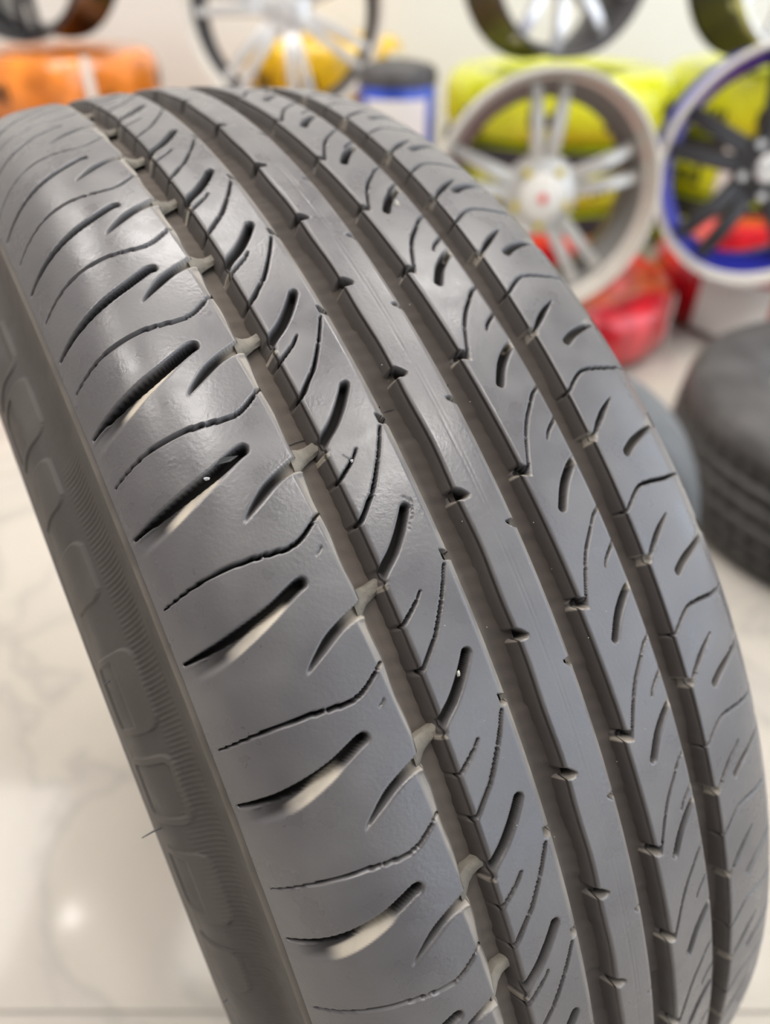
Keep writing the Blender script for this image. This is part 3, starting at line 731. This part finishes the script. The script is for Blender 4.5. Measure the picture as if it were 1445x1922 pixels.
# small grey tyre behind the big one's right edge: same kind of profile, standing
def small_tyre():
    q = dict(dx=.255, dy=.321, psi=.747, sc=.552)
    x, y = CEN[0]+q['dx'], CEN[1]+q['dy']; R = .31*q['sc']
    t = empty('small_tyre', (x, y, 0), 'small smooth grey tyre standing on the floor just behind the large tyre', 'tyre')
    Ps = [(s, r) for s, r in zip(sv[::3][::-1], rv[::3][::-1])] + [(s/1000, float(r_of(s/1000))) for s in np.linspace(-84, 77, 40)] + [(s, r) for s, r in zip(sv2[1::3], rv2[1::3])]
    Ps = np.array(Ps)*q['sc']; c, s_ = math.cos(q['psi']), math.sin(q['psi'])
    Rz = np.array([[c, -s_, 0], [s_, c, 0], [0, 0, 1]])
    def band(i0, i1, nm, m, off=0.0):
        ph = np.linspace(0, 2*PI, 97); S_, R_ = Ps[i0:i1, 0][None], Ps[i0:i1, 1][None]+off
        S_, R_, p_ = np.broadcast_arrays(S_, R_, ph[:, None])
        V = np.stack([S_, R_*np.sin(p_), R_*np.cos(p_)], -1) @ Rw.T @ Rz.T + np.array([0, 0, R])
        link(nm, grid_mesh(nm, V), m, t)
    n1_ = len(sv[::3]); band(0, n1_+1, 'sidewall', m_grey); band(n1_+40-1, len(Ps), 'sidewall', m_grey)
    gr = Ps.copy(); base = n1_
    for g in (8, 19, 29): Ps[base+g:base+g+2, 1] -= .003
    band(n1_, n1_+40, 'tread', m_grey)
small_tyre()

# black tyre lying flat at the right, a silver wheel inside
def black_tyre(cx, cy, R, h):
    t = empty('mounted_tyre', (cx, cy, 0), 'black tyre lying flat on a silver wheel at the right edge', 'tyre')
    bm = bmesh.new()
    lathe(bm, [(R*.985, h*.83), (R*.96, h*.93), (R*.90, h*.99), (R*.80, h), (R*.68, h*.985), (R*.60, h*.94), (R*.575, h*.88)], 96); from_bm('sidewall', bm, m_sw, t)
    bm = bmesh.new()
    lathe(bm, [(R*.985, h*.17), (R*.96, h*.07), (R*.90, h*.01), (R*.80, 0), (R*.68, h*.015), (R*.60, h*.06), (R*.575, h*.12)], 96); from_bm('sidewall', bm, m_sw, t)
    pr = []; 
    for i in range(33):
        z = .17+.66*i/32; d = .004 if any(abs(z-g) < .018 for g in (.30, .43, .57, .70)) else 0
        pr.append((R*(.985+.018*math.sin((z-.17)/.66*PI))-d, h*z))
    bm = bmesh.new(); lathe(bm, pr, 240, rfun=lambda a, hh: 1-(.014 if ((a*60/(2*PI)+hh*9) % 1) < .22 else 0)); from_bm('tread', bm, m_blk, t)
    bm = bmesh.new(); lathe(bm, [(R*.575, h*.90), (R*.565, h*.93), (R*.55, h*.90), (R*.53, h*.80), (R*.50, h*.76), (R*.2, h*.80), (.03, h*.82), (.0005, h*.82)], 72); from_bm('wheel_disc', bm, m_cap, t)
    bm = bmesh.new(); lathe(bm, [(R*.565, h*.90), (R*.53, h*.6), (R*.53, h*.3), (R*.565, h*.10), (R*.575, h*.12), (R*.55, h*.3), (R*.55, h*.6), (R*.575, h*.88)], 72, close=True); from_bm('barrel', bm, m_satin, t)
    for i in range(5):
        a = 2*PI*i/5+.4; bm = bmesh.new(); bmesh.ops.create_cone(bm, cap_ends=True, segments=6, radius1=.009, radius2=.008, depth=.016)
        bmesh.ops.translate(bm, vec=(math.cos(a)*.052, math.sin(a)*.052, h*.82), verts=bm.verts); from_bm('wheel_bolt', bm, m_silver, t, smooth=False)
black_tyre(.725, .84, .29, .205)

# red wrapped tyres on the floor
m_sw = mat('black tyre sidewall', (0.06, 0.056, 0.056), 0.5, var=.25, vscale=20, bump=.2)
wrapped(.34, 1.54, 0, .30, .135, m_red, 'red film-wrapped tyre on the floor under the silver five-arm wheel', 'red wrapped tyres', turn=.2, lab=[(-40, -27, .1, .8)])
wrapped(.93, 1.635, 0, .275, .15, m_red, 'red film-wrapped tyre with a big white label under the blue and black wheel', 'red wrapped tyres', lab=[(-148, -116, .12, .92)])
wrapped(-1.11, 1.27, 0, .30, .16, m_red, 'red film-wrapped tyre at the left edge of the floor', 'red wrapped tyres')
hy = .1517
yl = (('yellow film-wrapped tyre at the bottom of the stack behind the silver five-arm wheel', 'yellow film-wrapped tyre in the middle of the stack behind the silver five-arm wheel', 'yellow film-wrapped tyre on top of the stack below the dark silver-faced wheel'),
      ('yellow film-wrapped tyre at the bottom of the right stack', 'yellow film-wrapped tyre in the middle of the right stack with a narrow white label', 'yellow film-wrapped tyre on top of the right stack'))
for i in range(3):
    wrapped(.47, 2.17, i*hy, .30, hy, m_yel, yl[0][i], 'yellow wrapped tyres', prints=5, turn=.1*i, lab=[(-72, -46, .10, .80)] if i == 1 else [(-62, -42, .3, .9)] if i == 0 else None, band=i < 2)
for i in range(3):
    wrapped(1.10, 2.25, i*hy, .30, hy, m_yel, yl[1][i], 'yellow wrapped tyres', prints=6, turn=.1*i+.05, lab=[(-139, -131, .1, .95)] if i == 1 else None, band=i < 2)
for i in range(3):
    wrapped(-.20, 2.71, i*.162, .262, .162, m_amb, ('amber film-wrapped tyre at the bottom of the rear stack', 'amber film-wrapped tyre in the middle of the rear stack', 'amber film-wrapped tyre on top of the rear stack seen through the seven-arm wheel')[i], 'amber wrapped tyres', prints=5, turn=.2*i, lab=[(-60, -40, .2, .8)] if i == 2 else None)
for i in range(2):
    wrapped(-.34, 2.19, i*.165, .25, .165, m_amb, ('amber film-wrapped tyre at the bottom of the low stack', 'amber film-wrapped tyre right under the seven-arm wheel')[i], 'amber wrapped tyres', prints=5, turn=.2*i)
for i in range(3):
    wrapped(-.98, 2.45, i*.158, .285, .158, m_org, ('orange film-wrapped tyre at the bottom of the left stack', 'orange film-wrapped tyre in the middle of the left stack', 'orange film-wrapped tyre with a pale shiny band on top of the left stack')[i], 'orange wrapped tyres', turn=.3*i, prints=3, lab=[(-92, -87, .0, .98)] if i == 2 else None)

# the wheels, each standing on the tyre below it
def stand(px, py, Y, zt, R, depth, tilt):
    d = ray(px, py); x = d.x/d.y*Y
    return (x, Y, zt + R*math.cos(tilt) + (depth+.01)*math.sin(abs(tilt)) + .003)
rad = math.radians
wheel(stand(1017, 400, 1.27, .135, .197, .14, rad(3)), .197, .14, 5, (m_lip, m_barrel, m_satin), 'silver five-arm wheel of paired spokes with white cap standing on a red wrapped tyre', 'white', tilt=rad(-3), pair=9, w=(.026, .018), start=91, lipw=.065)
wheel(stand(1447, 335, 1.375, .15, .207, .14, rad(3)), .207, .14, 5, (m_lip, m_blue, m_gun), 'black spoked wheel with blue barrel and silver lip at the right edge', 'plain', tilt=rad(-3), yaw=rad(-8), pair=12, w=(.034, .026), start=90, lipw=.05)
wheel(stand(532, 10, 2.0, .33, .240, .14, rad(8)), .240, .14, 7, (m_lip, m_gun, m_silver), 'silver seven-arm wheel of thin paired spokes at the top left of centre', 'plain', tilt=rad(-8), pair=8, w=(.026, .020), start=280, lipw=.05)
wheel(stand(1070, -30, 1.93, .455, .200, .19, rad(10)), .200, .19, 5, (m_gun, m_gun, m_silver), 'dark wheel with silver-faced arms standing on the yellow stack at top centre', 'plain', tilt=rad(-10), yaw=rad(18), pair=18, w=(.032, .026), start=250, lipw=.04)
wheel(stand(1512, -30, 1.98, .455, .200, .19, rad(10)), .200, .19, 6, (m_silver, m_gun, m_silver), 'dark barrelled wheel with bright silver rim in the top right corner', 'plain', tilt=rad(-10), yaw=rad(16), pair=11, w=(.030, .022), start=200, lipw=.06)
wheel(stand(12, -90, 2.27, .474, .215, .20, rad(6)), .215, .20, 5, (m_gun, m_black, m_gun), 'black wheel on the orange stack in the top left corner', 'plain', tilt=rad(-6), yaw=rad(-14), pair=9, start=126, w=(.02, .014), lipw=.07)

# blue drum with a black lid
def drum(x, y, R, h):
    t = empty('plastic_drum', (x, y, 0), 'blue drum with white label and black lid behind the big tyre', 'drum')
    bm = bmesh.new(); lathe(bm, [(.0005, 0), (R*.94, 0), (R, .008), (R, h*.3), (R*1.02, h*.31), (R*1.02, h*.325), (R, h*.335), (R, h*.62), (R*1.02, h*.63), (R*1.02, h*.645), (R, h*.655), (R, h-.012), (R*.95, h), (.0005, h)], 64)
    from_bm('body', bm, m_bluf, t)
    bm = bmesh.new(); lathe(bm, [(R*.98, h-.012), (R*1.02, h-.008), (R*1.02, h+.012), (R*.9, h+.026), (R*.5, h+.034), (.0005, h+.034)], 64); from_bm('lid', bm, m_sw, t)
    bm = bmesh.new(); g = []
    for i in range(13):
        a = math.radians(-140+95*i/12); g.append([bm.verts.new((R*math.cos(a)*k, R*math.sin(a)*k, z)) for k, z in ((1.012, h*.675), (1.012, h*.93), (1.0, h*.93), (1.0, h*.675))])
    for A, B in zip(g, g[1:]):
        for k in range(4): bm.faces.new((A[k], A[(k+1) % 4], B[(k+1) % 4], B[k]))
    bm.faces.new(g[0]); bm.faces.new(g[-1][::-1]); bmesh.ops.recalc_face_normals(bm, faces=bm.faces); from_bm('paper_label', bm, m_lab, t)
drum(.028, 1.81, .088, .465)
